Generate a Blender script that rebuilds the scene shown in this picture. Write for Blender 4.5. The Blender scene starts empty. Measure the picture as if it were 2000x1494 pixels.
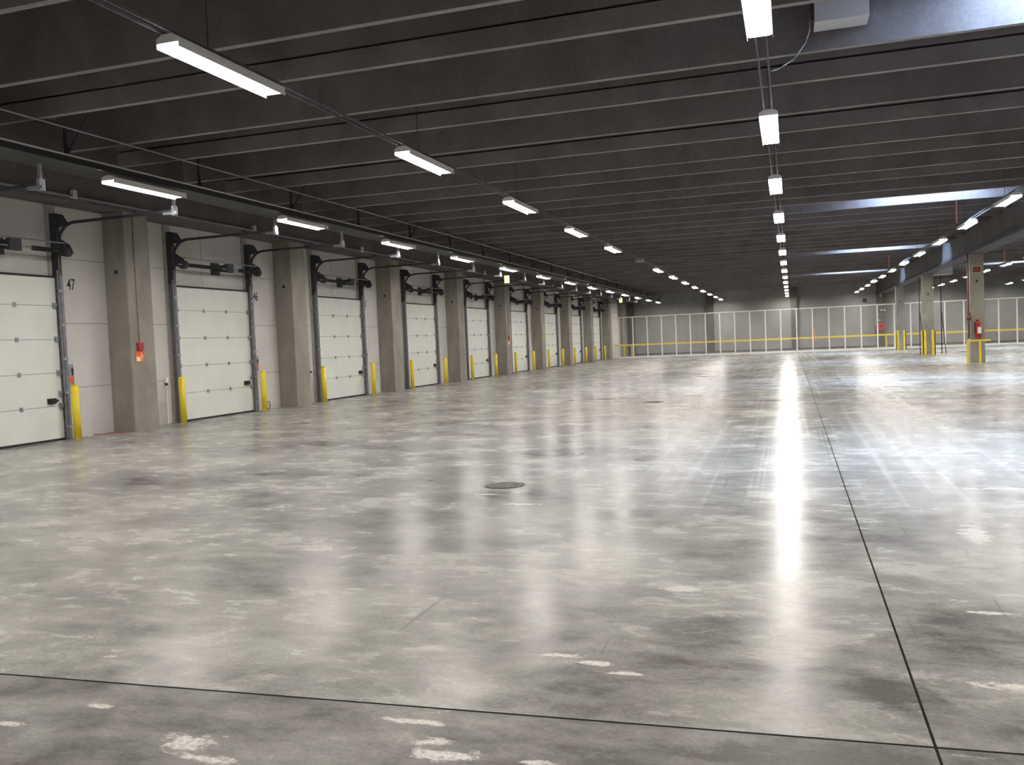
import bpy, bmesh, math, random
from mathutils import Vector, Matrix
random.seed(7)
sc = bpy.context.scene
COL = sc.collection
# ------------------------------------------------------------------ camera
FPX, YAW, PITCH, ROLL = 1707.8, 0.31034, 0.044544, -0.042573
f = Vector((-math.sin(YAW)*math.cos(PITCH), math.cos(YAW)*math.cos(PITCH), -math.sin(PITCH)))
r0 = Vector((math.cos(YAW), math.sin(YAW), 0)); u0 = r0.cross(f)
r = math.cos(ROLL)*r0 + math.sin(ROLL)*u0
u = -math.sin(ROLL)*r0 + math.cos(ROLL)*u0
cam_d = bpy.data.cameras.new('camera'); cam = bpy.data.objects.new('camera', cam_d); COL.objects.link(cam)
cam_d.sensor_width = 36; cam_d.lens = 36*FPX/2000; cam_d.clip_end = 300; cam_d.clip_start = 0.05
cam.matrix_world = Matrix(((r.x, u.x, -f.x, 0), (r.y, u.y, -f.y, 0), (r.z, u.z, -f.z, 1.6), (0, 0, 0, 1)))
sc.camera = cam
# ------------------------------------------------------------------ world / view
w = bpy.data.worlds.new('world'); sc.world = w; w.use_nodes = True
bg = w.node_tree.nodes['Background']; bg.inputs[0].default_value = (0.55, 0.72, 1.0, 1); bg.inputs[1].default_value = 85.0
sc.view_settings.view_transform = 'Standard'; sc.view_settings.look = 'None'
sc.view_settings.exposure = 0.0; sc.view_settings.gamma = 1.0; sc.view_settings.use_curve_mapping = False
LAMP = 98.0
sc.cycles.max_bounces = 8; sc.cycles.diffuse_bounces = 5; sc.cycles.glossy_bounces = 3
sc.cycles.sample_clamp_indirect = 20.0

# ------------------------------------------------------------------ materials
def newmat(name):
    m = bpy.data.materials.new(name); m.use_nodes = True
    return m, m.node_tree, m.node_tree.nodes['Principled BSDF']
def simple(name, col, rough=0.5, metal=0.0, var=0.12, scale=6.0, bump=0.0, spec=0.5):
    m, t, b = newmat(name)
    tc = t.nodes.new('ShaderNodeTexCoord'); n = t.nodes.new('ShaderNodeTexNoise')
    n.inputs['Scale'].default_value = scale; n.inputs['Detail'].default_value = 5
    t.links.new(tc.outputs['Object'], n.inputs['Vector'])
    mr = t.nodes.new('ShaderNodeMapRange'); mr.inputs[1].default_value = .3; mr.inputs[2].default_value = .7
    mr.inputs[3].default_value = 1-var; mr.inputs[4].default_value = 1+var
    t.links.new(n.outputs['Fac'], mr.inputs[0])
    mx = t.nodes.new('ShaderNodeVectorMath'); mx.operation = 'SCALE'; mx.inputs[0].default_value = col
    t.links.new(mr.outputs[0], mx.inputs['Scale']); t.links.new(mx.outputs[0], b.inputs['Base Color'])
    b.inputs['Roughness'].default_value = rough; b.inputs['Metallic'].default_value = metal
    b.inputs['Specular IOR Level'].default_value = spec
    if bump:
        bp = t.nodes.new('ShaderNodeBump'); bp.inputs['Strength'].default_value = bump; bp.inputs['Distance'].default_value = .01
        n2 = t.nodes.new('ShaderNodeTexNoise'); n2.inputs['Scale'].default_value = scale*8
        t.links.new(tc.outputs['Object'], n2.inputs['Vector'])
        t.links.new(n2.outputs['Fac'], bp.inputs['Height']); t.links.new(bp.outputs[0], b.inputs['Normal'])
    return m
def math_node(t, op, a=None, b=None, c=None, clamp=False):
    n = t.nodes.new('ShaderNodeMath'); n.operation = op; n.use_clamp = clamp
    for i, v in enumerate((a, b, c)):
        if v is None: continue
        if isinstance(v, (int, float)): n.inputs[i].default_value = v
        else: t.links.new(v, n.inputs[i])
    return n.outputs[0]
def noise(t, vec, scale, detail=5, rough=.6, dist=0.0):
    n = t.nodes.new('ShaderNodeTexNoise'); n.inputs['Scale'].default_value = scale
    n.inputs['Detail'].default_value = detail; n.inputs['Roughness'].default_value = rough
    n.inputs['Distortion'].default_value = dist
    t.links.new(vec, n.inputs['Vector']); return n.outputs['Fac']
def mapping(t, vec, sx, sy, sz=1, rot=0, loc=(0, 0, 0)):
    m = t.nodes.new('ShaderNodeMapping'); m.inputs['Scale'].default_value = (sx, sy, sz)
    m.inputs['Rotation'].default_value = (0, 0, rot); m.inputs['Location'].default_value = loc
    t.links.new(vec, m.inputs['Vector']); return m.outputs[0]
def ramp(t, fac, lo, hi, a=0.0, b=1.0):
    n = t.nodes.new('ShaderNodeMapRange'); n.interpolation_type = 'SMOOTHSTEP'
    n.inputs[1].default_value = lo; n.inputs[2].default_value = hi; n.inputs[3].default_value = a; n.inputs[4].default_value = b
    t.links.new(fac, n.inputs[0]); return n.outputs[0]
def mixc(t, fac, A, B):
    n = t.nodes.new('ShaderNodeMix'); n.data_type = 'RGBA'
    t.links.new(fac, n.inputs[0])
    for i, v in ((6, A), (7, B)):
        if isinstance(v, tuple): n.inputs[i].default_value = (*v, 1)
        else: t.links.new(v, n.inputs[i])
    return n.outputs[2]

def floor_material():
    m, t, b = newmat('polished_concrete')
    P = t.nodes.new('ShaderNodeTexCoord').outputs['Object']
    sep = t.nodes.new('ShaderNodeSeparateXYZ'); t.links.new(P, sep.inputs[0]); X, Y = sep.outputs[0], sep.outputs[1]
    n1 = noise(t, mapping(t, P, .16, .22, 1, .4), 1.0, 3, .5)
    n2 = noise(t, mapping(t, P, .75, 1.1, 1, .15), 1.0, 7, .62, .5)
    n3 = noise(t, mapping(t, P, 2.6, 5.2, 1, .1), 1.0, 8, .70, .4)
    fine = noise(t, P, 45, 6, .8)
    n5 = noise(t, mapping(t, P, 7, 13, 1, .3), 1.0, 8, .75, .6)
    def blob(cx, cy, rx, ry, soft=.55, warp=.9, wn=None):
        mp = t.nodes.new('ShaderNodeMapping'); mp.inputs['Location'].default_value = (-cx/rx, -cy/ry, 0)
        mp.inputs['Scale'].default_value = (1/rx, 1/ry, 0); t.links.new(P, mp.inputs['Vector'])
        ln = t.nodes.new('ShaderNodeVectorMath'); ln.operation = 'LENGTH'; t.links.new(mp.outputs[0], ln.inputs[0])
        d = math_node(t, 'ADD', ln.outputs['Value'], math_node(t, 'MULTIPLY', math_node(t, 'SUBTRACT', wn or n3, .5), warp*2.6))
        return ramp(t, d, 1.0+soft*.4, 1.0-soft, 0, 1)
    def union(lst, wn=None):
        r_ = None
        for q in lst:
            q = blob(*q, wn=wn); r_ = q if r_ is None else math_node(t, 'MAXIMUM', r_, q)
        return r_
    # base tone: mottled grey power-floated concrete
    tone = math_node(t, 'ADD', math_node(t, 'MULTIPLY', math_node(t, 'SUBTRACT', n1, .5), 1.1), math_node(t, 'MULTIPLY', math_node(t, 'SUBTRACT', n2, .5), 1.6))
    tone = math_node(t, 'ADD', tone, math_node(t, 'MULTIPLY', math_node(t, 'SUBTRACT', n3, .5), .85))
    n4 = noise(t, mapping(t, P, 1.6, 2.4, 1, .5, (7, 3, 0)), 1.3, 9, .72, .2)
    tone = math_node(t, 'ADD', tone, math_node(t, 'MULTIPLY', math_node(t, 'SUBTRACT', n4, .5), .95))
    tone = math_node(t, 'ADD', tone, .50)
    # the slab in front of the joint is darker, with worn pale spots
    jy = math_node(t, 'SUBTRACT', math_node(t, 'SUBTRACT', Y, math_node(t, 'MULTIPLY', X, .0313)), 3.554)
    near = math_node(t, 'LESS_THAN', jy, 0.0)
    tone = math_node(t, 'SUBTRACT', tone, math_node(t, 'MULTIPLY', near, .27))
    lens_fade = ramp(t, Y, 3.4, 6.5, .13, 0)  # lens falloff painted into the floor tone, darker towards the viewer
    tone = math_node(t, 'SUBTRACT', tone, lens_fade)
    darks = union([(-4.5, 4.75, .5, .25, .8, .6), (-.5, 4.8, .35, .28, .8, .7), (.45, 4.05, .30, .22, .8, .7), (-2.2, 12.2, 1.7, 1.1, .9, .6), (-1.1, 5.66, .32, .05, .8, .3), (4.6, 14.0, 1.6, 2.4, .9, .6), (-7.2, 9.8, 2.0, 1.1, .9, .6), (-8.6, 13.2, 2.2, .9, .9, .6)], n2)
    tone = math_node(t, 'SUBTRACT', tone, math_node(t, 'MULTIPLY', darks, .26))
    pale = union([(-2.9, 4.15, .42, .34, .8, .8), (-1.42, 3.74, .22, .13, .7, 1.0), (-2.62, 4.8, .28, .55, .9, .7), (-1.25, 6.3, .35, .7, .9, .6), (-2.3, 7.6, .6, .8, .9, .7)], n2)
    tone = math_node(t, 'ADD', tone, math_node(t, 'MULTIPLY', pale, .26))
    base = mixc(t, math_node(t, 'ADD', tone, 0.0, clamp=True), (.100, .094, .090), (.43, .422, .39))
    # worn spots where the surface skin has come off
    spots = union([(-2.42, 2.97, .13, .07, .5, 1.9), (-2.25, 2.86, .10, .03, .5, 1.9), (-1.33, 3.10, .13, .055, .5, 1.9), (-1.55, 3.36, .16, .02, .5, 1.9), (-1.42, 3.2, .07, .035, .5, 1.9), (-.96, 3.12, .06, .02, .5, 1.9),
        (-1.14, 4.25, .10, .03, .5, 1.9), (-.98, 4.17, .10, .025, .5, 1.9), (-.80, 4.07, .10, .02, .5, 1.9), (-.70, 5.53, .12, .07, .4, 1.0), (1.0, 5.33, .13, .025, .5, 1.9), (1.3, 7.35, .10, .32, .5, 1.9),
        (-2.62, 8.23, .18, .05, .5, 1.9), (-3.15, 8.75, .14, .04, .5, 1.9), (1.32, 10.4, .18, .06, .5, 1.9), (-1.9, 10.6, .12, .07, .5, 1.9), (-3.35, 2.95, .07, .02, .5, 1.9), (-3.1, 3.2, .06, .02, .5, 1.9), (1.9, 9.4, .3, .06, .5, 1.9), (2.6, 10.6, .35, .08, .5, 1.9), (.9, 4.25, .16, .05, .5, 1.9)], n5)
    spots = math_node(t, 'MULTIPLY', spots, ramp(t, fine, .38, .5, .45, 1))
    pn = ramp(t, noise(t, mapping(t, P, 1.3, 3.2, 1, -.1, (3.1, 1.7, 0)), 1.1, 9, .68, .3), .655, .69)
    spots0 = spots
    spots = math_node(t, 'MAXIMUM', spots, math_node(t, 'MULTIPLY', pn, .55))
    base = mixc(t, math_node(t, 'MULTIPLY', spots, .7), base, (.62, .60, .56))
    # wheel tracks down the hall
    lng = noise(t, mapping(t, P, 5.5, .045, 1, .012), 1.0, 3, .6)
    lane = math_node(t, 'SUBTRACT', 1.0, math_node(t, 'MULTIPLY', math_node(t, 'ABSOLUTE', math_node(t, 'ADD', X, -.6)), .26), clamp=True)
    lane = math_node(t, 'MULTIPLY', lane, ramp(t, Y, 7, 11))
    base = mixc(t, math_node(t, 'MULTIPLY', ramp(t, lng, .56, .61, 0, .5), lane), base, (.52, .51, .49))
    base = mixc(t, math_node(t, 'MULTIPLY', ramp(t, lng, .43, .38, 0, .4), lane), base, (.13, .12, .12))
    scr = noise(t, mapping(t, P, 9, .35, 1, -.03, (2, 5, 0)), 1.0, 3, .5)
    base = mixc(t, ramp(t, scr, .70, .74, 0, .5), base, (.10, .095, .09))
    v = t.nodes.new('ShaderNodeVectorMath'); v.operation = 'SCALE'
    t.links.new(base, v.inputs[0]); t.links.new(ramp(t, fine, .28, .72, .82, 1.18), v.inputs['Scale'])
    t.links.new(v.outputs[0], b.inputs['Base Color'])
    rg = math_node(t, 'ADD', math_node(t, 'MULTIPLY', n2, .24), .13)
    rg = math_node(t, 'ADD', rg, math_node(t, 'MULTIPLY', spots0, .08))
    rg = math_node(t, 'ADD', rg, ramp(t, n3, .35, .65, -.03, .03))
    rg = math_node(t, 'ADD', rg, math_node(t, 'MULTIPLY', near, .12))
    t.links.new(rg, b.inputs['Roughness'])
    b.inputs['Specular IOR Level'].default_value = .045
    bp = t.nodes.new('ShaderNodeBump'); bp.inputs['Strength'].default_value = .10; bp.inputs['Distance'].default_value = .02
    h = noise(t, mapping(t, P, .8, 1.6), 1.2, 4, .5)
    t.links.new(h, bp.inputs['Height']); t.links.new(bp.outputs[0], b.inputs['Normal'])
    return m
def wall_panel_material():
    m, t, b = newmat('white_wall_panel')
    P = t.nodes.new('ShaderNodeTexCoord').outputs['Object']
    sep = t.nodes.new('ShaderNodeSeparateXYZ'); t.links.new(P, sep.inputs[0])
    z = sep.outputs[2]; line = None
    for zz in (1.06, 2.42, 3.78):
        d = math_node(t, 'ABSOLUTE', math_node(t, 'ADD', z, -zz))
        l = math_node(t, 'LESS_THAN', d, .009)
        line = l if line is None else math_node(t, 'MAXIMUM', line, l)
    n = noise(t, mapping(t, P, 1, .5, .5), 1.5, 6)
    base = mixc(t, ramp(t, n, .35, .7), (.60, .575, .56), (.68, .66, .645))
    drt = noise(t, mapping(t, P, 1, 4, 1.5), 2.5, 6, .7)
    low = math_node(t, 'SUBTRACT', 1.0, math_node(t, 'MULTIPLY', z, 1.6), clamp=True)
    base = mixc(t, math_node(t, 'MULTIPLY', ramp(t, drt, .5, .75, 0, .5), low), base, (.33, .30, .27))
    base = mixc(t, line, base, (.33, .32, .31))
    t.links.new(base, b.inputs['Base Color']); b.inputs['Roughness'].default_value = .55
    return m
def concrete_material(name, c1, c2, scale=1.0):
    m, t, b = newmat(name)
    P = t.nodes.new('ShaderNodeTexCoord').outputs['Object']
    n1 = noise(t, mapping(t, P, 1, 1, .6), 1.3*scale, 7, .65, .3)
    n2 = noise(t, P, 30*scale, 5, .7)
    base = mixc(t, ramp(t, n1, .35, .68), c1, c2)
    v = t.nodes.new('ShaderNodeVectorMath'); v.operation = 'SCALE'
    t.links.new(base, v.inputs[0]); t.links.new(ramp(t, n2, .3, .7, .9, 1.1), v.inputs['Scale'])
    t.links.new(v.outputs[0], b.inputs['Base Color']); b.inputs['Roughness'].default_value = .8
    bp = t.nodes.new('ShaderNodeBump'); bp.inputs['Strength'].default_value = .25; bp.inputs['Distance'].default_value = .01
    t.links.new(n2, bp.inputs['Height']); t.links.new(bp.outputs[0], b.inputs['Normal'])
    return m
def emit(name, col, s):
    m = bpy.data.materials.new(name); m.use_nodes = True; t = m.node_tree; t.nodes.clear()
    e = t.nodes.new('ShaderNodeEmission'); e.inputs[0].default_value = (*col, 1); e.inputs[1].default_value = s
    o = t.nodes.new('ShaderNodeOutputMaterial'); t.links.new(e.outputs[0], o.inputs[0]); return m
def pane_material():
    m = bpy.data.materials.new('opal_skylight'); m.use_nodes = True; t = m.node_tree; t.nodes.clear()
    e = t.nodes.new('ShaderNodeBsdfTranslucent'); e.inputs[0].default_value = (.85, .9, .95, 1)
    d = t.nodes.new('ShaderNodeBsdfDiffuse'); d.inputs[0].default_value = (.7, .75, .8, 1)
    x = t.nodes.new('ShaderNodeMixShader'); x.inputs[0].default_value = .25
    tr = t.nodes.new('ShaderNodeBsdfTransparent'); tr.inputs[0].default_value = (.93, .97, 1, 1); x2 = t.nodes.new('ShaderNodeMixShader'); x2.inputs[0].default_value = .6
    o = t.nodes.new('ShaderNodeOutputMaterial')
    t.links.new(e.outputs[0], x.inputs[1]); t.links.new(d.outputs[0], x.inputs[2]); t.links.new(x.outputs[0], x2.inputs[1]); t.links.new(tr.outputs[0], x2.inputs[2]); t.links.new(x2.outputs[0], o.inputs[0]); return m
def mesh_material():
    m, t, b = newmat('welded_wire_mesh')
    P = t.nodes.new('ShaderNodeTexCoord').outputs['Object']
    sep = t.nodes.new('ShaderNodeSeparateXYZ'); t.links.new(P, sep.inputs[0])
    def g(c):
        fr = math_node(t, 'FRACT', math_node(t, 'MULTIPLY', c, 20.0)); return math_node(t, 'LESS_THAN', fr, .05)
    wire = math_node(t, 'MAXIMUM', g(sep.outputs[0]), g(sep.outputs[2]))
    t.links.new(wire, b.inputs['Alpha']); b.inputs['Base Color'].default_value = (.75, .75, .74, 1)
    b.inputs['Roughness'].default_value = .5
    return m
M = dict(
    floor=floor_material(), panel=wall_panel_material(),
    column=concrete_material('column_concrete', (.235, .215, .187), (.325, .305, .268)),
    column_light=concrete_material('pale_column_concrete', (.27, .25, .215), (.36, .335, .29)),
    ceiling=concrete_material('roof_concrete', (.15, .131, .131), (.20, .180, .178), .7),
    lit_lip=concrete_material('lit_rib_edge', (.24, .22, .215), (.31, .29, .275), .7),  # lighter roof concrete for rib undersides, light caught from below painted in
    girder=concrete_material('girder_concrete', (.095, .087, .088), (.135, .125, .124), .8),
    farwall=concrete_material('far_wall_concrete', (.25, .25, .25), (.31, .31, .305), .5),
    darkcol=concrete_material('dark_column_concrete', (.085, .08, .075), (.12, .11, .105)),
    door=simple('white_door_panel', (.76, .78, .735), .45, 0, .04, 2),
    groove=simple('dark_seam', (.12, .12, .12), .8),
    seam=simple('grey_seam', (.36, .37, .36), .7),
    trackv=simple('door_track_steel', (.21, .21, .24), .5, .3, .2, 8),
    track=simple('grey_track', (.13, .13, .145), .8, .0, .15, 10, 0, .2),
    rubber=simple('black_rubber', (.02, .02, .02), .7),
    steel=simple('galvanised_steel', (.33, .34, .37), .45, .5, .2, 14),
    steel_dark=simple('dark_steel', (.06, .06, .07), .75, .0, .2, 10, 0, .2),
    jamb=simple('grey_jamb', (.40, .385, .36), .7, 0, .12, 5),
    black=simple('black_plastic', (.015, .015, .015), .5),
    yellow=simple('yellow_paint', (.80, .62, .03), .42, 0, .08, 8),
    white=simple('white_paint', (.78, .77, .75), .45, 0, .05, 8),
    red=simple('red_paint', (.45, .02, .02), .4, 0, .1, 9),
    sign=simple('orange_red_sign', (.85, .13, .04), .5, 0, .05, 9),
    cream=simple('cream_paint', (.85, .75, .50), .5),
    rust=simple('red_pipe_paint', (.17, .07, .06), .6, .1, .25, 9),
    pink=simple('salmon_conduit', (.72, .25, .20), .5),
    ironcover=simple('cast_iron', (.12, .11, .09), .5, .2, .6, 40, .4),
    ironring=simple('concrete_collar', (.05, .047, .04), .8, 0, .4, 14),
    unit=simple('grey_white_casing', (.62, .62, .64), .5, 0, .05, 4),
    joint=simple('joint_sealant', (.02, .018, .016), 1.0, 0, .3, 20, 0, 0.0),
    orange=simple('orange_fabric', (.62, .30, .12), .8),
    green=simple('green_sign', (.02, .28, .10), .6),
    lamp=emit('lamp_diffuser', (1.0, .955, .885), LAMP),
    exit=emit('exit_sign_light', (.80, .90, .22), 3.2),
    pane=pane_material(), wire=mesh_material(),
)
# ------------------------------------------------------------------ mesh helpers
def bm(): return bmesh.new()
def box(b, x0, x1, y0, y1, z0, z1):
    vs = [b.verts.new(p) for p in ((x0,y0,z0),(x1,y0,z0),(x1,y1,z0),(x0,y1,z0),(x0,y0,z1),(x1,y0,z1),(x1,y1,z1),(x0,y1,z1))]
    for q in ((0,3,2,1),(4,5,6,7),(0,1,5,4),(1,2,6,5),(2,3,7,6),(3,0,4,7)): b.faces.new([vs[i] for i in q])
    return b
def cbox(b, x0, x1, y0, y1, z0, z1, c=.02):
    """box with chamfered vertical edges"""
    pts = [(x0+c,y0),(x1-c,y0),(x1,y0+c),(x1,y1-c),(x1-c,y1),(x0+c,y1),(x0,y1-c),(x0,y0+c)]
    lo = [b.verts.new((x,y,z0)) for x,y in pts]; hi = [b.verts.new((x,y,z1)) for x,y in pts]
    n = len(pts)
    for i in range(n): b.faces.new((lo[i], lo[(i+1)%n], hi[(i+1)%n], hi[i]))
    b.faces.new(lo[::-1]); b.faces.new(hi); return b
def cyl(b, p, q, r1, r2=None, n=12, cap=True):
    p, q = Vector(p), Vector(q); r2 = r1 if r2 is None else r2
    d = (q-p).normalized(); a = Vector((0,0,1)) if abs(d.z) < .9 else Vector((1,0,0))
    e1 = d.cross(a).normalized(); e2 = d.cross(e1)
    R1 = [b.verts.new(p + r1*(math.cos(k*2*math.pi/n)*e1+math.sin(k*2*math.pi/n)*e2)) for k in range(n)]
    R2 = [b.verts.new(q + r2*(math.cos(k*2*math.pi/n)*e1+math.sin(k*2*math.pi/n)*e2)) for k in range(n)]
    for k in range(n):
        fc = b.faces.new((R1[k], R1[(k+1)%n], R2[(k+1)%n], R2[k])); fc.smooth = True
    if cap: b.faces.new(R1[::-1]); b.faces.new(R2)
    return b
def tube(b, pts, r, n=8):
    for i in range(len(pts)-1): cyl(b, pts[i], pts[i+1], r, n=n)
    return b
def bar(b, p, q, wd, h):
    """square bar between two points"""
    p, q = Vector(p), Vector(q); d = (q-p).normalized()
    a = Vector((0,0,1)) if abs(d.z) < .9 else Vector((1,0,0))
    e1 = d.cross(a).normalized()*wd/2; e2 = d.cross(e1.normalized())*h/2
    A = [b.verts.new(p+s*e1+t_*e2) for s,t_ in ((-1,-1),(1,-1),(1,1),(-1,1))]
    B = [b.verts.new(q+s*e1+t_*e2) for s,t_ in ((-1,-1),(1,-1),(1,1),(-1,1))]
    for k in range(4): b.faces.new((A[k],A[(k+1)%4],B[(k+1)%4],B[k]))
    b.faces.new(A[::-1]); b.faces.new(B); return b
def extrude_x(b, prof, x0, x1, mats=None):
    """closed profile of (y,z) points extruded along x"""
    n = len(prof)
    A = [b.verts.new((x0,y,z)) for y,z in prof]; B = [b.verts.new((x1,y,z)) for y,z in prof]
    for i in range(n):
        fc = b.faces.new((A[i],A[(i+1)%n],B[(i+1)%n],B[i]))
        if mats: fc.material_index = mats[i]
    b.faces.new(A[::-1]); b.faces.new(B); return b
def extrude_y(b, prof, y0, y1):
    n = len(prof)
    A = [b.verts.new((x,y0,z)) for x,z in prof]; B = [b.verts.new((x,y1,z)) for x,z in prof]
    for i in range(n): b.faces.new((A[i],A[(i+1)%n],B[(i+1)%n],B[i]))
    b.faces.new(A[::-1]); b.faces.new(B); return b
def obj(name, b, mat, parent=None, loc=None):
    bmesh.ops.recalc_face_normals(b, faces=b.faces)
    me = bpy.data.meshes.new(name); b.to_mesh(me); b.free()
    for mm in (mat if isinstance(mat, (list, tuple)) else [mat]): me.materials.append(mm)
    o = bpy.data.objects.new(name, me); COL.objects.link(o)
    if parent is not None: o.parent = parent
    if loc: o.location = loc
    return o
def tag(o, label=None, cat=None, group=None, kind=None):
    for k, v in (('label', label), ('category', cat), ('group', group), ('kind', kind)):
        if v: o[k] = v
    return o
def thing(name, label, cat, loc=(0,0,0), group=None, kind=None):
    o = bpy.data.objects.new(name, None); COL.objects.link(o); o.location = loc; o.empty_display_size = .2
    return tag(o, label, cat, group, kind)
def struct(name, b, mat):
    o = obj(name, b, mat); o['kind'] = 'structure'; return o
def dup(root, loc, label=None, name=None, group=None):
    r_ = root.copy(); COL.objects.link(r_); r_.location = loc
    if name: r_.name = name
    if label: r_['label'] = label
    if group: r_['group'] = group
    for ch in list(root.children):
        c = ch.copy(); COL.objects.link(c); c.parent = r_
        for g in ch.children:
            d = g.copy(); COL.objects.link(d); d.parent = c
    return r_
ORD = ['first','second','third','fourth','fifth','sixth','seventh','eighth','ninth','tenth','eleventh','twelfth','thirteenth','fourteenth','fifteenth','sixteenth','seventeenth','eighteenth']

# ------------------------------------------------------------------ dimensions
XW, XCF = -14.5, -13.9         # dock wall face, column front
YB, YF, XR = -14.0, 81.0, 27.0 # back wall, far wall, right wall
D = 6.72                       # dock bay
ZR, ZS = 5.35, 6.25            # rib underside, slab underside
P = 3.36
YFE = 71.0                     # fence line
# ------------------------------------------------------------------ structure
b = bm(); box(b, XW-.4, XR+.3, YB-.3, YF+.3, -.3, 0); floor = struct('floor', b, M['floor'])
b = bm(); box(b, .476, .487, YB, 68.0, -.002, .0010); j = obj('floor_joint', b, M['joint'], floor)
b = bm(); bar(b, (XW, 3.10, 0), (12, 3.93, 0), .011, .003); j = obj('floor_joint', b, M['joint'], floor)
b = bm(); box(b, XW-.35, XW, YB, 72.9, 0, ZS); struct('wall_left', b, M['panel'])
b = bm(); box(b, XW-.35, XW+.12, 72.9, YF, 0, ZS); struct('trim_1', b, M['farwall'])
b = bm(); box(b, XW-.35, XR+.3, YF, YF+.3, 0, ZS+.8); struct('wall_far', b, M['farwall'])
b = bm(); box(b, XW-.35, XR+.3, YB-.3, YB, 0, ZS); struct('wall_back', b, M['farwall'])
b = bm(); box(b, XR, XR+.3, YB, YF, 0, ZS); struct('wall_right', b, M['farwall'])
b = bm(); box(b, XW+.12, XR, YF-.03, YF, 0, .14); struct('baseboard_far', b, M['darkcol'])
b = bm(); box(b, XW+.001, -13.88, 70.47, 73.2, 0, 4.85); struct('trim_2', b, M['panel'])
# ceiling: precast ribbed roof slabs spanning across the hall
A0 = 12.65
b = bm()
for k in range(-8, 20):
    y = A0 + P*k
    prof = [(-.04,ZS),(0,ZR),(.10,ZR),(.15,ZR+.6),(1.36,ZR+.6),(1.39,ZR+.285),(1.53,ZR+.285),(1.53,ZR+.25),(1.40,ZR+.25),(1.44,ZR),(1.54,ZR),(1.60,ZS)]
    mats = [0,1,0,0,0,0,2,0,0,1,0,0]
    pr = [(min(max(y+a, YB), YF), z) for a, z in prof]
    if y > YF-1.6 or y < YB: continue
    for x0, x1 in ((-12.35, 7.0), (7.65, XR)): extrude_x(b, pr, x0, x1, mats)
sky = [A0+P*k for k in (-5, 0, 5, 10, 15)]
SX = ((2.6, 5.4), (12.5, 15.3))
yy = YB
for s in sky:
    a, e = s-1.74, s-.06
    box(b, XW-.3, XR+.2, yy, a, ZS, ZS+.12)
    xs = XW-.3
    for x0, x1 in SX:
        box(b, xs, x0, a, e, ZS, ZS+.12); xs = x1
        for q in ((x0-.06,x0,a,e),(x1,x1+.06,a,e),(x0-.06,x1+.06,a-.06,a),(x0-.06,x1+.06,e,e+.06)): box(b, *q, ZS+.10, ZS+.5)
    box(b, xs, XR+.2, a, e, ZS, ZS+.12); yy = e
box(b, XW-.3, XR+.2, yy, YF+.2, ZS, ZS+.12)
struct('ceiling', b, [M['ceiling'], M['lit_lip'], M['joint']])
n = 0
for s in sky:
    for x0, x1 in SX:
        n += 1; b = bm(); vs = [b.verts.new(p) for p in ((x0-.05,s-1.79,ZS+.51),(x1+.05,s-1.79,ZS+.51),(x1+.05,s-.01,ZS+.51),(x0-.05,s-.01,ZS+.51))]; b.faces.new(vs)
        wdw = struct('window_%d' % n, b, M['pane'])
        b = bm()
        for q in (1, 2): xx = x0+(x1-x0)*q/3; box(b, xx-.02, xx+.02, s-1.74, s-.06, ZS+.44, ZS+.50)
        obj('glazing_bar', b, M['steel'], wdw)

# girders
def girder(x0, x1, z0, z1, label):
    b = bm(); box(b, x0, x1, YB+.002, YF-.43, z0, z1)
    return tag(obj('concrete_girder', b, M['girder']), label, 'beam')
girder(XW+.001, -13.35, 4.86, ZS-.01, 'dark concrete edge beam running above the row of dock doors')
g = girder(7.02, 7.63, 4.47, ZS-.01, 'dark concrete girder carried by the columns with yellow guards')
b = bm(); box(b, 6.94, 7.018, YB+.1, YF-.5, 4.475, 4.60)
obj('dark_edge_strip', b, M['steel_dark'], g)  # thin dark strip along the girder's lower left edge
g['label'] = 'dark concrete girder carried by the columns with yellow guards'

# ------------------------------------------------------------------ dock columns
def dock_column(k, y):
    t = thing('concrete_column', '', 'column', (XW, y, 0), 'concrete columns between the dock doors')
    b = bm(); cbox(b, .002, XCF-XW, 0, .78, 0, 4.855, .018); obj('shaft', b, M['column'], t)
    b = bm(); cyl(b, (.33, -.015, 3.55), (.33, .0, 3.55), .045, n=16); obj('socket_cap', b, M['black'], t)
    return t
for k in range(9):
    t = dock_column(k, 15.88 + D*k)
    t['label'] = ('grey concrete column carrying the red fire call point, nearest on the dock wall' if k == 0 else
      'last grey concrete column of the dock wall, beside the white fence' if k == 8 else
      '%s grey concrete column from the viewer, between two dock doors' % ORD[k])
# conduit on first column
t = thing('fire_call_point', 'red fire call point box with sign below on the nearest dock column', 'fire alarm', (XCF, 16.15, 1.6))
b = bm(); box(b, .001, .05, -.085, .085, .20, .37); obj('call_point_box', b, M['red'], t)
b = bm(); box(b, .05, .056, -.05, .03, .24, .32); obj('glass_face', b, M['rust'], t)
b = bm(); box(b, .001, .008, -.15, .12, -.06, .19); s_ = obj('sign_board', b, M['sign'], t)
b = bm(); box(b, .008, .011, -.125, .0, -.045, .06); box(b, .008, .011, .03, .055, -.03, .15); box(b, .008, .011, .03, .10, .06, .08)
obj('pictogram', b, M['cream'], s_)
b = bm(); cyl(b, (.012, 0, .37), (.012, 0, 3.2), .010, n=8); obj('conduit', b, M['steel'], t)
dup(t, (XCF, 43.1, 1.6), 'small red fire call point on the fifth dock column from the viewer', None)
t['group'] = 'fire call points on dock columns'; COL.objects['fire_call_point.001']['group'] = t['group']
b = bm(); tube(b, [(XW+.05, 15.2, .02), (-14.3, 15.35, .015), (-14.12, 15.6, .015), (-14.0, 15.72, .015), (-13.88, 15.72, .02)], .007)
tag(obj('red_cable', b, M['red']), 'short red cable lying on the floor at the foot of the nearest dock column', 'cable')

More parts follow.
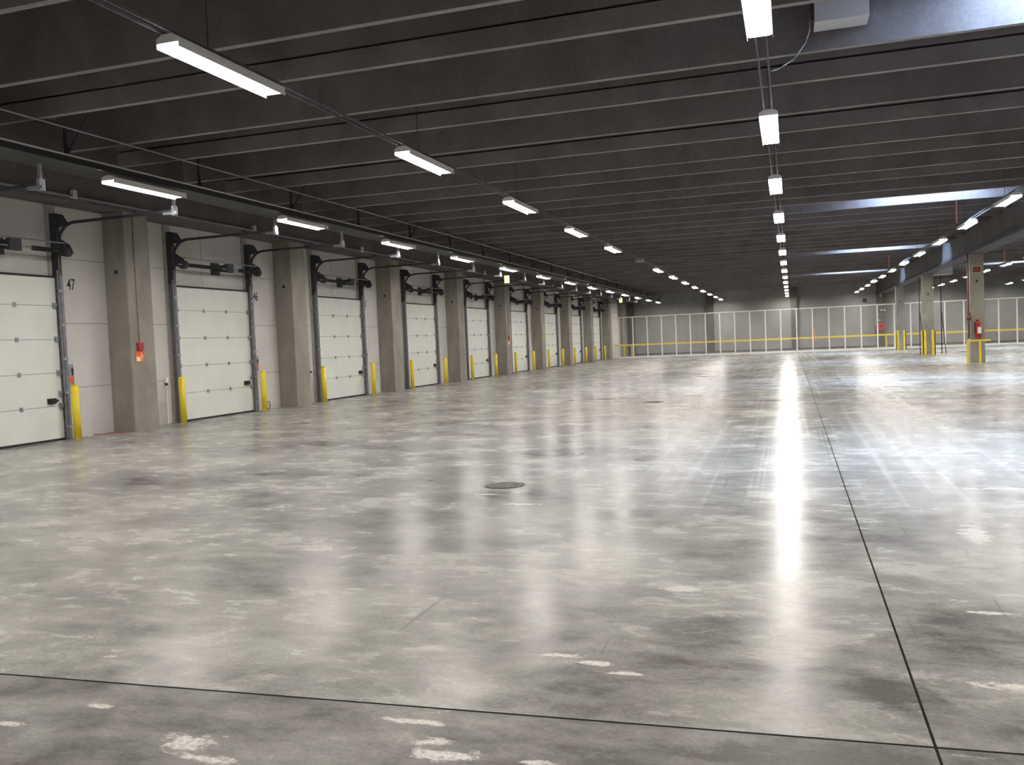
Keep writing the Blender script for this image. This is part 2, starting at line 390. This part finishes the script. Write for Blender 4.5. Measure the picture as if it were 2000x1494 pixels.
# ------------------------------------------------------------------ dock doors
HW = 1.60    # half distance between tracks
def make_door():
    """local origin: on the wall face at the floor, middle of the door; +x into the hall"""
    t = thing('door_1', '', 'dock door', kind='structure')
    b = bm()
    for s in (-1, 1): box(b, .001, .06, s*HW-.11, s*HW+.11, 0, 4.84)
    obj('door_frame', b, M['jamb'], t)
    zs = [.04, .71, 1.39, 2.08, 2.77, 3.35]
    for i in range(5):
        b = bm()
        box(b, .065, .105, -HW+.05, HW-.05, zs[i]+.008, zs[i+1]-.006)
        for q in (.33, .66):       # shallow embossed ribs
            zc = zs[i]+(zs[i+1]-zs[i])*q; box(b, .105, .107, -HW+.05, HW-.05, zc-.012, zc+.012)
        s = obj('door_section', b, M['door'], t)
        if i:
            b = bm(); box(b, .062, .1, -HW+.05, HW-.05, zs[i]-.008, zs[i]+.008); obj('seam', b, M['seam'], s)
            for yy_ in (-.42, .52):
                b = bm(); box(b, .105, .122, yy_-.035, yy_+.035, zs[i]-.045, zs[i]+.045)
                cyl(b, (.118, yy_-.04, zs[i]), (.118, yy_+.04, zs[i]), .012, n=8); obj('hinge', b, M['steel'], s)
            for yy_ in (-HW+.11, HW-.11):
                b = bm(); box(b, .105, .15, yy_-.05, yy_+.05, zs[i]-.05, zs[i]+.06); cyl(b, (.15, yy_-.02, zs[i]), (.15, yy_+.02, zs[i]), .03, n=10)
                obj('roller_bracket', b, M['steel'], s)
    b = bm(); box(b, .062, .11, -HW+.05, HW-.05, .0, .045); obj('bottom_seal', b, M['rubber'], t)
    b = bm(); box(b, .062, .125, -HW+.05, HW-.05, 3.345, 3.385); obj('top_seal', b, M['rubber'], t)
    b = bm(); box(b, .105, .15, 1.16, 1.36, .77, .88); box(b, .15, .17, 1.20, 1.30, .79, .86); box(b, .12, .14, 1.36, 1.42, .80, .85)
    obj('handle', b, M['black'], t)
    b = bm(); box(b, .105, .16, 1.45, 1.53, .93, 1.02); obj('bolt', b, M['steel'], t)
    for s in (-1, 1):
        y = s*HW
        b = bm(); box(b, .062, .22, y-.03, y-.01, 0, 4.3); box(b, .185, .205, y-.075, y+.06, 0, 3.5)
        box(b, .062, .19, y+.02, y+.035, 0, 3.3)
        v = obj('vertical_track', b, M['trackv'], t)
        b = bm()
        for zz in (.25, .95, 1.65, 2.35, 3.05): box(b, .205, .225, y-.07, y+.06, zz, zz+.05)
        obj('track_bracket', b, M['steel'], v)
        b = bm(); box(b, .06, .21, y-.05, y+.05, 3.4, 4.66); extrude_y(b, [(.21,4.66),(.34,4.63),(.50,4.40),(.21,4.38)], y-.03, y+.03)
        obj('flag_bracket', b, M['steel_dark'], t)
        b = bm(); extrude_y(b, [(.21,4.14),(.30,4.13),(.52,3.99),(.56,3.86),(.50,3.79),(.36,3.80),(.21,3.86)], y-.02, y+.0)
        obj('bearing_plate', b, M['steel_dark'], t)
        b = bm(); pts = [(.22, y, 3.75)]
        for a in range(0, 91, 15):
            ra = math.radians(a); pts.append((.22+.42*(1-math.cos(ra)), y, 4.03+.42*math.sin(ra)))
        pts.append((3.1, y, 4.47))
        for i in range(len(pts)-1): bar(b, pts[i], pts[i+1], .04, .055)
        h = obj('horizontal_track', b, M['steel_dark'], t)
        b = bm(); bar(b, (3.1, y, 4.40), (3.1, y, 4.86), .05, .05); box(b, 2.85, 3.16, y-.03, y+.03, 4.40, 4.45); box(b, 3.07, 3.13, y-.05, y+.07, 4.38, 4.56)
        obj('end_hanger', b, M['steel'], h)
        b = bm(); cyl(b, (.45, y-.02-.10*(s>0), 3.86), (.45, y+.10*(s<0)+.02, 3.86), .105, n=20); cyl(b, (.45, y-.13*(s>0), 3.86), (.45, y+.13*(s<0), 3.86), .06, n=16)
        obj('cable_drum', b, M['steel_dark'], t)
    b = bm(); cyl(b, (.45, -HW-.12, 3.86), (.45, HW+.16, 3.86), .014, n=10); obj('spring_shaft', b, M['steel'], t)
    for a, e in ((-HW+.2, -.05), (.72, HW-.05)):
        b = bm(); nseg = int((e-a)/.05)
        for i in range(nseg): cyl(b, (.45, a+i*(e-a)/nseg, 3.86), (.45, a+(i+.8)*(e-a)/nseg, 3.86), .048, .043, n=12)
        obj('torsion_spring', b, M['rubber'], t)
    b = bm(); box(b, .001, .47, .18, .20, 3.80, 3.98); box(b, .001, .02, .10, .46, 3.74, 4.06); box(b, .40, .50, .15, .42, 3.78, 4.0)
    obj('centre_bearing', b, M['steel_dark'], t)
    b = bm(); cyl(b, (.42, -HW, 4.03), (.42, HW+.02, 4.03), .016, n=8); obj('spreader_bar', b, M['steel'], t)
    b = bm(); box(b, .001, .006, -.27, -.255, 3.42, 4.84); obj('lintel_joint', b, M['seam'], t)
    return t
door = make_door()
YD = 12.83
dlab = ['white sectional dock door beside the painted number 47, cut by the left picture edge',
        'white sectional dock door between the two nearest concrete columns, beside the number 46']
for k in range(9):
    lab = dlab[k] if k < 2 else ('last white sectional dock door, farthest along the dock wall' if k == 8 else '%s white sectional dock door counting from the left picture edge' % ORD[k])
    if k == 0: door.location = (XW, YD, 0); door['label'] = lab; d_ = door
    else: d_ = dup(door, (XW, YD+D*k, 0), lab, 'door_%d' % (k+1))
    d_['group'] = 'white dock doors along the left wall'
# numbers painted on the wall
wl = bpy.data.objects['wall_left']
def text_obj(name, txt, size, mat, mw, parent=None, xs=.62, bold=.006):
    c = bpy.data.curves.new(name, 'FONT'); c.body = txt; c.size = size; c.extrude = .0015; c.offset = bold*.4
    c.align_x = 'CENTER'
    tmp = bpy.data.objects.new(name, c); COL.objects.link(tmp)
    dg = bpy.context.evaluated_depsgraph_get(); me = bpy.data.meshes.new_from_object(tmp.evaluated_get(dg))
    bpy.data.objects.remove(tmp)
    me.transform(mw @ Matrix.Diagonal((xs, 1, 1, 1)))
    me.materials.clear(); me.materials.append(mat)
    o = bpy.data.objects.new(name, me); COL.objects.link(o)
    if parent: o.parent = parent
    return o
def on_left_wall(x, y, z):   # text facing +x, reading along +y
    return Matrix(((0,0,1,x),(1,0,0,y),(0,1,0,z),(0,0,0,1)))
for k, n_ in enumerate(('47', '46', '45')):
    o = text_obj('painted_number', n_, .34, M['rubber'], on_left_wall(XW+.002, YD+D*k+HW+.48, 3.13), wl)
    o['label'] = 'black number %s painted on the white wall' % n_
# control boxes
def control_box(y, label):
    t = thing('door_control_box', label, 'control box', (XW, y, 1.12), 'dock door control boxes')
    b = bm(); cbox(b, .002, .09, -.09, .09, 0, .44, .015); obj('casing', b, M['steel'], t)
    b = bm(); box(b, .09, .10, -.08, .06, .06, .17); obj('red_label', b, M['sign'], t)
    b = bm(); cyl(b, (.09, .03, .30), (.115, .03, .30), .022, n=12); box(b, .09, .10, .02, .05, .20, .36); obj('push_button', b, M['black'], t)
    return t
for k in range(9):
    control_box(YD+D*k+HW+.24, 'light grey control box with red button right of dock door %s' % (('number 47','number 46')[k] if k < 2 else ORD[k]+' from the left'))
def wall_switch(y, label):
    t = thing('wall_socket', label, 'socket', (XW, y, 0), 'white cable sockets left of the dock doors')
    b = bm(); cbox(b, .002, .08, -.05, .05, 1.0, 1.13, .01); obj('casing', b, M['white'], t)
    b = bm(); cyl(b, (.04, 0, .94), (.04, 0, 1.0), .03, n=12); obj('plug', b, M['black'], t)
    b = bm(); box(b, .002, .03, -.02, .02, .0, .94); obj('cable_duct', b, M['white'], t)
    return t
for k in range(1, 5): wall_switch(YD+D*k-HW-.30, 'small white socket with black plug left of the %s dock door from the left' % ORD[k])
b = bm()
pts = [(XW+.02, 21.95+.09*math.cos(a), .12+.11*math.sin(a)) for a in [i*2*math.pi/16 for i in range(17)]]
tag(obj('wire_loop', (tube(b, pts, .008, 6)), M['steel_dark']), 'small loop of wire on the wall foot right of dock door 46', 'wire')

# ------------------------------------------------------------------ bollards
def make_bollard():
    t = thing('bollard', '', 'bollard', group='yellow bollards beside the dock doors')
    b = bm(); cyl(b, (0,0,0), (0,0,1.10), .076, n=20); cyl(b, (0,0,1.10), (0,0,1.135), .076, .05, n=20); obj('post', b, M['yellow'], t)
    b = bm(); cyl(b, (0,0,0), (0,0,.015), .098, n=20); obj('base_collar', b, M['jamb'], t)
    return t
bol = make_bollard(); first = True
def dn(k): return ('number 47', 'number 46')[k] if k < 2 else ORD[k]+' from the left'
for k in range(9):
    for side, y in (('left', 17.62+D*(k-1)), ('right', 14.32+D*k)):
        if k == 0 and side == 'left': continue
        lab = 'yellow bollard at the %s side of dock door %s' % (side, dn(k))
        if first: bol.location = (-14.0, y, 0); bol['label'] = lab; first = False
        else: dup(bol, (-14.0, y, 0), lab)

# ------------------------------------------------------------------ right-hand columns and their guards
CX0, CX1 = 7.06, 7.60
for i, y in enumerate((40.2, 53.6, 66.6)):
    t = thing('concrete_column', ('pale concrete column carrying the fire extinguisher behind a yellow rail',
              'concrete column with yellow corner guards between two dark steel frames',
              'concrete column with yellow corner guards, closest to the white fence')[i], 'column', (0, y, 0), 'free-standing columns under the girder')
    b = bm(); cbox(b, CX0, CX1, 0, .55, 0, 4.46, .02); obj('shaft', b, M['column_light' if i == 0 else 'column'], t)
    b = bm(); cyl(b, (7.33, -.012, 3.35), (7.33, 0, 3.35), .05, n=14); obj('socket_cap', b, M['black'], t)
    if i:
        for nm, x0, x1 in (('left', CX0-.05, CX0+.13), ('right', CX1-.13, CX1+.05)):
            b = bm(); box(b, x0, x1, -.04, -.001, 0, 1.36)
            if nm == 'left': box(b, x0, CX0-.001, -.04, .5, 0, 1.36)
            else: box(b, CX1+.001, x1, -.04, .5, 0, 1.36)
            g_ = thing('corner_guard', 'yellow corner guard on the %s edge of the %s' % (nm, 'column between the steel frames' if i == 1 else 'column closest to the white fence'), 'column guard', (0, y, 0), 'yellow column corner guards')
            obj('angle_plate', b, M['yellow'], g_)
            b = bm(); box(b, x0+.03, x1-.03, -.046, -.04, .3, .34); obj('fixing_plate', b, M['jamb'], g_)
            b = bm(); box(b, x0+.03, x1-.03, -.046, -.04, 1.0, 1.04); obj('fixing_plate', b, M['jamb'], g_)
y = 39.62
t = thing('guard_rail', 'yellow tubular guard rail standing in front of the column with the extinguisher', 'guard rail', (0, y, 0))
b = bm(); bar(b, (6.80, 0, .92), (7.68, 0, .92), .07, .07); obj('top_rail', b, M['yellow'], t)
for x, yy_ in ((6.84, 0), (7.30, 0)):
    b = bm(); bar(b, (x, yy_, 0), (x, yy_, .9), .07, .07); obj('post', b, M['yellow'], t)
# extinguisher
t = thing('fire_extinguisher', 'red fire extinguisher with white label hanging on the pale column', 'fire extinguisher', (7.33, 40.2-.14, 1.0))
b = bm(); cyl(b, (0,0,.05), (0,0,.58), .115, n=20); cyl(b, (0,0,.58), (0,0,.68), .115, .04, n=20); cyl(b, (0,0,.0), (0,0,.05), .09, .115, n=20); obj('cylinder', b, M['red'], t)
b = bm(); cyl(b, (0,0,.68), (0,0,.75), .03, n=12); box(b, -.09, .05, -.015, .015, .74, .77); obj('valve', b, M['rust'], t)
b = bm(); tube(b, [(-.04,0,.74),(-.12,-.02,.66),(-.14,-.03,.45),(-.13,-.03,.2)], .016); obj('hose', b, M['black'], t)
b = bm(); box(b, -.05, .09, -.125, -.105, .2, .46); obj('paper_label', b, M['white'], t)
b = bm(); box(b, -.06, .06, .115, .138, .2, .6); obj('wall_bracket', b, M['red'], t)
# sign high on that column
t = thing('wall_sign', 'small framed sign with dark red letters high on the pale column', 'sign', (7.33, 40.2, 3.70))
b = bm(); box(b, -.17, .17, -.02, -.002, -.02, .26); obj('board', b, M['cream'], t)
b = bm(); box(b, -.155, .155, -.024, -.02, -.005, .245); obj('face', b, M['darkcol'], t)
o = text_obj('lettering', 'U1', .26, M['red'], Matrix(((1,0,0,0),(0,0,-1,-.026),(0,1,0,.03),(0,0,0,1))), t, .8, .02)
# red pipe on left side of the column
t = thing('riser_pipe', 'thin rust red pipe running down the left edge of the pale column', 'pipe', (6.99, 40.1, 0))
b = bm(); cyl(b, (0,0,1.0), (0,0,4.46), .035, n=12); obj('pipe', b, M['rust'], t)
b = bm(); cyl(b, (0,0,1.75), (0,0,1.95), .085, n=12); cyl(b, (0,0,1.95), (0,0,2.1), .06, n=12); cyl(b, (0,-.12,1.85), (0,0,1.85), .025, n=10); obj('valve', b, M['rust'], t)
# steel frames beside the middle column
for nm, x, yy_ in (('left', 7.0, 54.6), ('right', 8.15, 54.8)):
    t = thing('steel_frame', 'slim dark steel ladder frame %s of the middle guarded column' % nm, 'frame', (x, yy_, 0), 'dark steel frames by the middle column')
    b = bm(); bar(b, (0,0,0), (0,0,4.4), .045, .045); obj('upright', b, M['steel_dark'], t)
    b = bm(); bar(b, (.22,0,0), (.02,0,2.4), .04, .04); obj('brace', b, M['steel_dark'], t)
    for z in (.25, .75, 1.25, 1.75):
        b = bm(); wd = .22*(1-z/2.4); bar(b, (0,0,z), (wd,0,z), .03, .03); obj('rung', b, M['steel'], t)

# ------------------------------------------------------------------ far wall: columns, hose reel
for i, (x0, x1) in enumerate(((-7.18,-6.58),(.05,.60),(7.05,7.66),(14.2,14.8))):
    b = bm(); cbox(b, x0, x1, YF-.42, YF-.001, 0, ZS, .02)
    tag(obj('wall_column', b, M['darkcol']), ('dark column on the far wall nearest the dock side','dark column on the far wall right of the central lamp row','dark column on the far wall carrying the red hose reel','dark column on the far wall near the right picture edge')[i], 'column', 'dark columns against the far wall')
b = bm(); cbox(b, XW+.121, XW+.75, 74.8, 75.5, 0, 4.85, .02)
tag(obj('wall_column', b, M['column']), 'grey column on the dock side wall behind the white fence', 'column')
b = bm(); cbox(b, XW+.121, XW+.72, YF-.55, YF-.01, 0, 4.85, .02)
tag(obj('wall_column', b, M['darkcol']), 'dark corner column where the dock wall meets the far wall', 'column')
t = thing('hose_reel', 'red fire hose reel on the far wall column above a yellow rail', 'hose reel', (7.33, YF-.43, 1.72))
b = bm(); cyl(b, (0,-.16,0), (0,-.13,0), .34, n=28); cyl(b, (0,-.03,0), (0,-.06,0), .34, n=28); obj('reel_disc', b, M['red'], t)
b = bm()
for i in range(24):
    a0, a1 = i*math.pi/12, (i+1)*math.pi/12
    for rr in (.2, .26): cyl(b, (rr*math.cos(a0), -.095, rr*math.sin(a0)), (rr*math.cos(a1), -.095, rr*math.sin(a1)), .035, n=6)
obj('hose', b, M['rust'], t)
b = bm(); cyl(b, (0,-.18,0), (0,-.0,0), .09, n=14); obj('hub', b, M['rubber'], t)
t = thing('fire_extinguisher', 'dark red extinguisher hanging beside the hose reel on the far wall', 'fire extinguisher', (6.92, YF-.52, 1.0))
b = bm(); cyl(b, (0,0,0), (0,0,.6), .10, n=16); cyl(b, (0,0,.6), (0,0,.68), .10, .04, n=16); obj('cylinder', b, M['rust'], t)
b = bm(); cyl(b, (0,0,.68), (0,0,.76), .03, n=10); obj('valve', b, M['black'], t)
b = bm(); box(b, -.06, .20, .0, .10, .25, .31); obj('wall_bracket', b, M['rust'], t)
t = thing('wall_sign', 'small dark red sign high on the hose reel column', 'sign', (7.33, YF-.42, 4.15))
b = bm(); box(b, -.2, .2, -.03, -.002, 0, .5); obj('board', b, M['rust'], t)
b = bm(); box(b, -.04, .04, -.034, -.03, .08, .42); obj('pictogram', b, M['cream'], t)
t = thing('wall_sign', 'small green sign just above the hose reel', 'sign', (7.28, YF-.42, 2.16))
b = bm(); box(b, -.15, .15, -.02, -.002, 0, .16); obj('board', b, M['green'], t)
b = bm(); box(b, -.1, -.02, -.024, -.02, .04, .12); obj('pictogram', b, M['white'], t)
t = thing('emergency_light', 'pair of small white emergency lamps on the hose reel column', 'lamp', (7.5, YF-.42, 3.1))
for xx in (-.12, .12):
    b = bm(); cyl(b, (xx, -.08, 0), (xx, -.002, 0), .07, n=12); obj('lamp_head', b, M['white'], t)
t = thing('loudspeaker', 'small dark box loudspeaker high on the far wall left of hose reel column', 'loudspeaker', (6.1, YF, 4.0))
b = bm(); box(b, -.16, .16, -.2, -.002, -.15, .15); obj('casing', b, M['steel_dark'], t)
b = bm(); cyl(b, (0,-.215,0), (0,-.2,0), .1, n=14); obj('grille', b, M['black'], t)

# ------------------------------------------------------------------ fence
t = thing('fence', 'long white welded mesh fence running across the hall in front of the far wall', 'fence', (0, YFE, 0))
fx = [-13.39,-12.25,-11.08,-9.92,-8.78,-7.64,-6.44,-5.33,-4.19,-3.03,-1.87,-.73,.44,1.6,2.78,3.91,5.07,6.21,7.38,8.5,9.54,10.8,12.06,13.2,14.32,15.5,16.7,17.9]
for x in fx:
    b = bm(); box(b, x-.045, x+.045, -.03, .03, 0, 3.33); obj('post', b, M['white'], t)
b = bm(); box(b, -13.87, 18, -.035, .035, 3.30, 3.38); obj('top_rail', b, M['white'], t)
b = bm(); box(b, -13.87, 18, -.06, .04, .002, .12); obj('bottom_rail', b, M['white'], t)
for x0, x1 in zip([-13.86]+fx, fx+[18]):
    b = bm(); vs = [b.verts.new(p) for p in ((x0,.036,.12),(x1,.036,.12),(x1,.036,3.3),(x0,.036,3.3))]; b.faces.new(vs)
    obj('mesh_panel', b, M['wire'], t)
b = bm(); box(b, -3.0, 20, YFE-1.35, YFE-.12, 0, .10); tag(obj('kerb', b, M['white']), 'low white painted kerb along the foot of the white fence', 'kerb')
t = thing('crash_barrier', 'long yellow horizontal barrier rail just behind the white fence', 'guard rail', (0, YFE+.55, 0))
b = bm(); box(b, -13.87, 20, -.03, .03, 1.0, 1.13); obj('rail', b, M['yellow'], t)
for x in (-13.1, -12.5, 6.85, 19.5):
    b = bm(); box(b, x-.05, x+.05, .03, .10, 0, 1.06); obj('post', b, M['yellow'], t)
b = bm(); cyl(b, (1.75, YFE+.415, .65), (1.73, YFE+.415, 1.2), .07, .10, n=10); cyl(b, (1.73, YFE+.415, 1.2), (1.72, YFE+.42, 1.75), .10, .04, n=10); bar(b, (1.73, YFE+.415, 1.15), (1.73, YFE+.60, 1.15), .14, .03)
tag(obj('folded_tarp', b, M['orange']), 'orange folded tarp hanging over the yellow barrier behind the white fence', 'tarp')

# ------------------------------------------------------------------ luminaires
LZ = 4.65
def make_lamp():
    t = thing('ceiling_lamp', '', 'lamp')
    b = bm(); extrude_y(b, [(-.122,.012),(-.122,.002),(-.10,-.008),(.10,-.008),(.122,.002),(.122,.012)], -.92, .92); obj('diffuser', b, M['lamp'], t)
    b = bm(); extrude_y(b, [(-.13,.013),(-.13,.06),(-.06,.10),(.06,.10),(.13,.06),(.13,.013)], -.94, .94); obj('housing', b, M['white'], t)
    for s_ in (-1, 1):
        b = bm(); box(b, min(s_*.124, s_*.130), max(s_*.124, s_*.130), -.94, .94, -.034, .0125); obj('side_reflector', b, M['white'], t)
    return t
lamp = make_lamp(); used = False
rows = [
 (-11.0, [13.2+5.36*i for i in range(-4, 13)], 'lamp row beside the dock doors', 0),
 (-5.70, [8.2+5.40*i for i in range(-4, 14) if i != 5], 'lamp row left of centre', 1),
 (-.22, [8.6+5.40*i for i in range(-4, 14)], 'central lamp row', 2),
 (5.28, [25.0+5.32*i for i in range(-7, 11)], 'lamp row just left of the girder', 3),
 (10.9, [52.3+5.25*i for i in range(-12, 6)], 'first lamp row right of the girder', 4),
 (16.4, [72.4+5.4*i for i in range(-14, 2)], 'second lamp row right of the girder', 5)]
vis0 = [13, 8, 8, 24, 52, 71]
for x, ys, rn, ri in rows:
    vis = [q for q in ys if q >= vis0[ri]-.5]
    for y in ys:
        if y >= vis0[ri]-.5:
            i = vis.index(y)
            lab = 'long white lamp, %s' % ('farthest' if i == len(vis)-1 else 'nearest' if i == 0 else ORD[i]+' from the viewer') + ' in the ' + rn
        else:
            i = ys.index(y); lab = 'long white lamp behind the viewer, %s of the %s' % (ORD[i], rn)
        if not used: o = lamp; used = True; o.location = (x, y, LZ); o['label'] = lab
        else: o = dup(lamp, (x, y, LZ), lab)
        o['group'] = 'lamps of the ' + rn
    # trunking with rods
    y0, y1 = ys[0]-1.5, min(ys[-1]+1.2, YF-.1)
    if ri == 0: continue
    t = thing('lighting_track', 'thin grey double track carrying the %s' % rn, 'lighting track', (x, y0, LZ+.101))
    b = bm(); box(b, -.065, -.045, 0, y1-y0, 0, .03); box(b, .045, .065, 0, y1-y0, 0, .03)
    obj('track_profile', b, M['track'], t)
    yy_ = 1.2
    while y0+yy_ < y1:
        b = bm(); cyl(b, (0, yy_, .035), (0, yy_, ZR-LZ-.101+.25), .006, n=6); obj('hanger_rod', b, M['steel_dark'], t)
        yy_ += 5.4/1.0
b = bm(); box(b, -5.82, -5.55, 34.8, 35.4, LZ+.0, LZ+.10)
tag(obj('junction_box', b, M['steel']), 'grey junction box filling the gap in the lamp row left of centre', 'junction box')
# cable tray above the dock side row
t = thing('cable_tray', 'dark steel cable tray running above the lamp row beside the dock doors', 'cable tray', (-11.0, -6, 0))
b = bm(); box(b, -.62, .06, 0, 84, 4.80, 4.815); box(b, .045, .06, 0, 84, 4.815, 4.90); box(b, -.62, -.605, 0, 84, 4.815, 4.90); obj('channel', b, M['black'], t)
b = bm(); box(b, .04, .075, 0, 84, 4.901, 4.925); obj('edge_rail', b, M['unit'], t)
for i in range(-1, 22):
    y = 11.5+P*i+6
    b = bm(); bar(b, (-.1, y, 4.815), (-.1, y, ZR+(.30 if i % 2 else .05)), .045, .045)
    if i % 2 == 0: bar(b, (-.1, y, 4.95), (.25, y+.12, ZR+.2), .045, .03)
    obj('hanger', b, M['steel_dark'], t)
b = bm(); cyl(b, (-10.85, -6, ZR-.03), (-10.85, 60, ZR-.03), .014, n=6)
tag(obj('ceiling_conduit', b, M['steel']), 'thin conduit fixed under the roof ribs above the dock side lamps', 'conduit')
# pipe along edge beam
t = thing('wall_pipe', 'grey pipe running along the bottom of the edge beam over the dock doors', 'pipe', (-13.30, -6, 4.84))
b = bm(); cyl(b, (0,0,0), (0,84,0), .024, n=8); obj('pipe', b, M['trackv'], t)
for i in range(14):
    b = bm(); box(b, -.04, .04, 1.7+D*i*.9, 1.8+D*i*.9, -.05, .12); obj('clamp', b, M['unit'], t)
# cross rails joining the ends of the door tracks
for k in range(9):
    b = bm(); bar(b, (-12.3, YD+D*k-HW, 4.53), (-12.3, YD+D*k+HW, 4.53), .04, .04)
    o = obj('back_hanger_rail', b, M['steel_dark'], None)
    dk = bpy.data.objects['door_%d' % (k+1)]; o.parent = dk; o.location = (-dk.location.x, -dk.location.y, 0)
# exit lights
for y, lab in ((35.6, 'glowing yellow exit lamp hanging over the dock side, nearer one'), (61.8, 'glowing yellow exit lamp hanging over the dock side, farther one')):
    t = thing('exit_lamp', lab, 'exit lamp', (-11.45, y, 4.18), 'exit lamps over the dock side')
    b = bm(); box(b, -.10, .10, -.03, .03, 0, .30); obj('lit_panel', b, M['exit'], t)
    b = bm(); box(b, -.115, .115, -.036, .036, .301, .33); bar(b, (0,0,.33), (0,0,.62), .02, .02); obj('housing', b, M['steel'], t)
# red conduits down from the roof to the lamp row
for i, (x, y) in enumerate(((5.03, 30.5), (5.07, 50.6), (5.10, 72.5), (10.7, 51.4))):
    b = bm(); cyl(b, (x, y, LZ+.12), (x, y, ZS-.02), .022, n=8)
    tag(obj('drop_conduit', b, M['pink']), ('red conduit dropping to the row left of the girder, nearest','red conduit dropping to the row left of the girder, middle one','red conduit dropping to the row left of the girder, farthest','red conduit dropping to the lamp row right of the girder')[i], 'conduit', 'red drop conduits')
# box units under the roof
def unit(x0, x1, y0, y1, z0, z1, lab):
    t = thing('roof_unit', lab, 'ventilation unit', (x0, y0, z0))
    b = bm(); box(b, 0, x1-x0, 0, y1-y0, 0, z1-z0); obj('casing', b, M['unit'], t)
    b = bm(); box(b, -.04, .0, .02, y1-y0-.02, .04, z1-z0-.04); obj('end_plate', b, M['steel_dark'], t)
    b = bm()
    for xx in (.08, x1-x0-.08): cyl(b, (xx, (y1-y0)/2, z1-z0), (xx, (y1-y0)/2, ZS-z0), .01, n=6)
    obj('suspension_rod', b, M['steel'], t); return t
unit(.40, 1.06, 12.2, 12.6, 5.58, 5.90, 'white box unit hanging between the roof ribs right of the nearest central lamp')
unit(7.9, 8.9, 55.5, 56.2, 4.5, 5.3, 'grey box unit right of the girder beside the pale column')
b = bm(); tube(b, [(.34, 12.25, 5.7), (.34, 12.2, 5.5), (.28, 12.1, 5.3), (.12, 11.9, 5.05), (-.05, 11.6, 4.88), (-.15, 11.4, 4.80)], .010, 6)
tag(obj('power_cable', b, M['steel']), 'thin grey cable from the white box unit to the central lamp track', 'cable')

# ------------------------------------------------------------------ manholes
def manhole(x, y, R, lab):
    t = thing('manhole_cover', lab, 'manhole cover', (x, y, 0), 'manhole covers in the floor')
    b = bm(); cyl(b, (0,0,.0005), (0,0,.004), R*1.10, n=36); obj('collar', b, M['ironring'], t)
    b = bm(); cyl(b, (0,0,.004), (0,0,.007), R, n=36)
    for i in range(-3, 4):
        for j_ in range(-3, 4):
            if math.hypot(i, j_) < 3.4: box(b, i*R*.26-R*.085, i*R*.26+R*.085, j_*R*.26-R*.085, j_*R*.26+R*.085, .007, .011)
    obj('lid', b, M['ironcover'], t)
    b = bm(); cyl(b, (0,0,.0041), (0,0,.0055), R*1.03, n=36); obj('gap_ring', b, M['joint'], t)
manhole(-3.13, 9.33, .21, 'round iron manhole cover in the floor, nearest of three')
manhole(-3.29, 21.7, .22, 'round iron manhole cover in the floor, middle of three')
manhole(-3.38, 34.8, .22, 'round iron manhole cover in the floor, farthest of three')
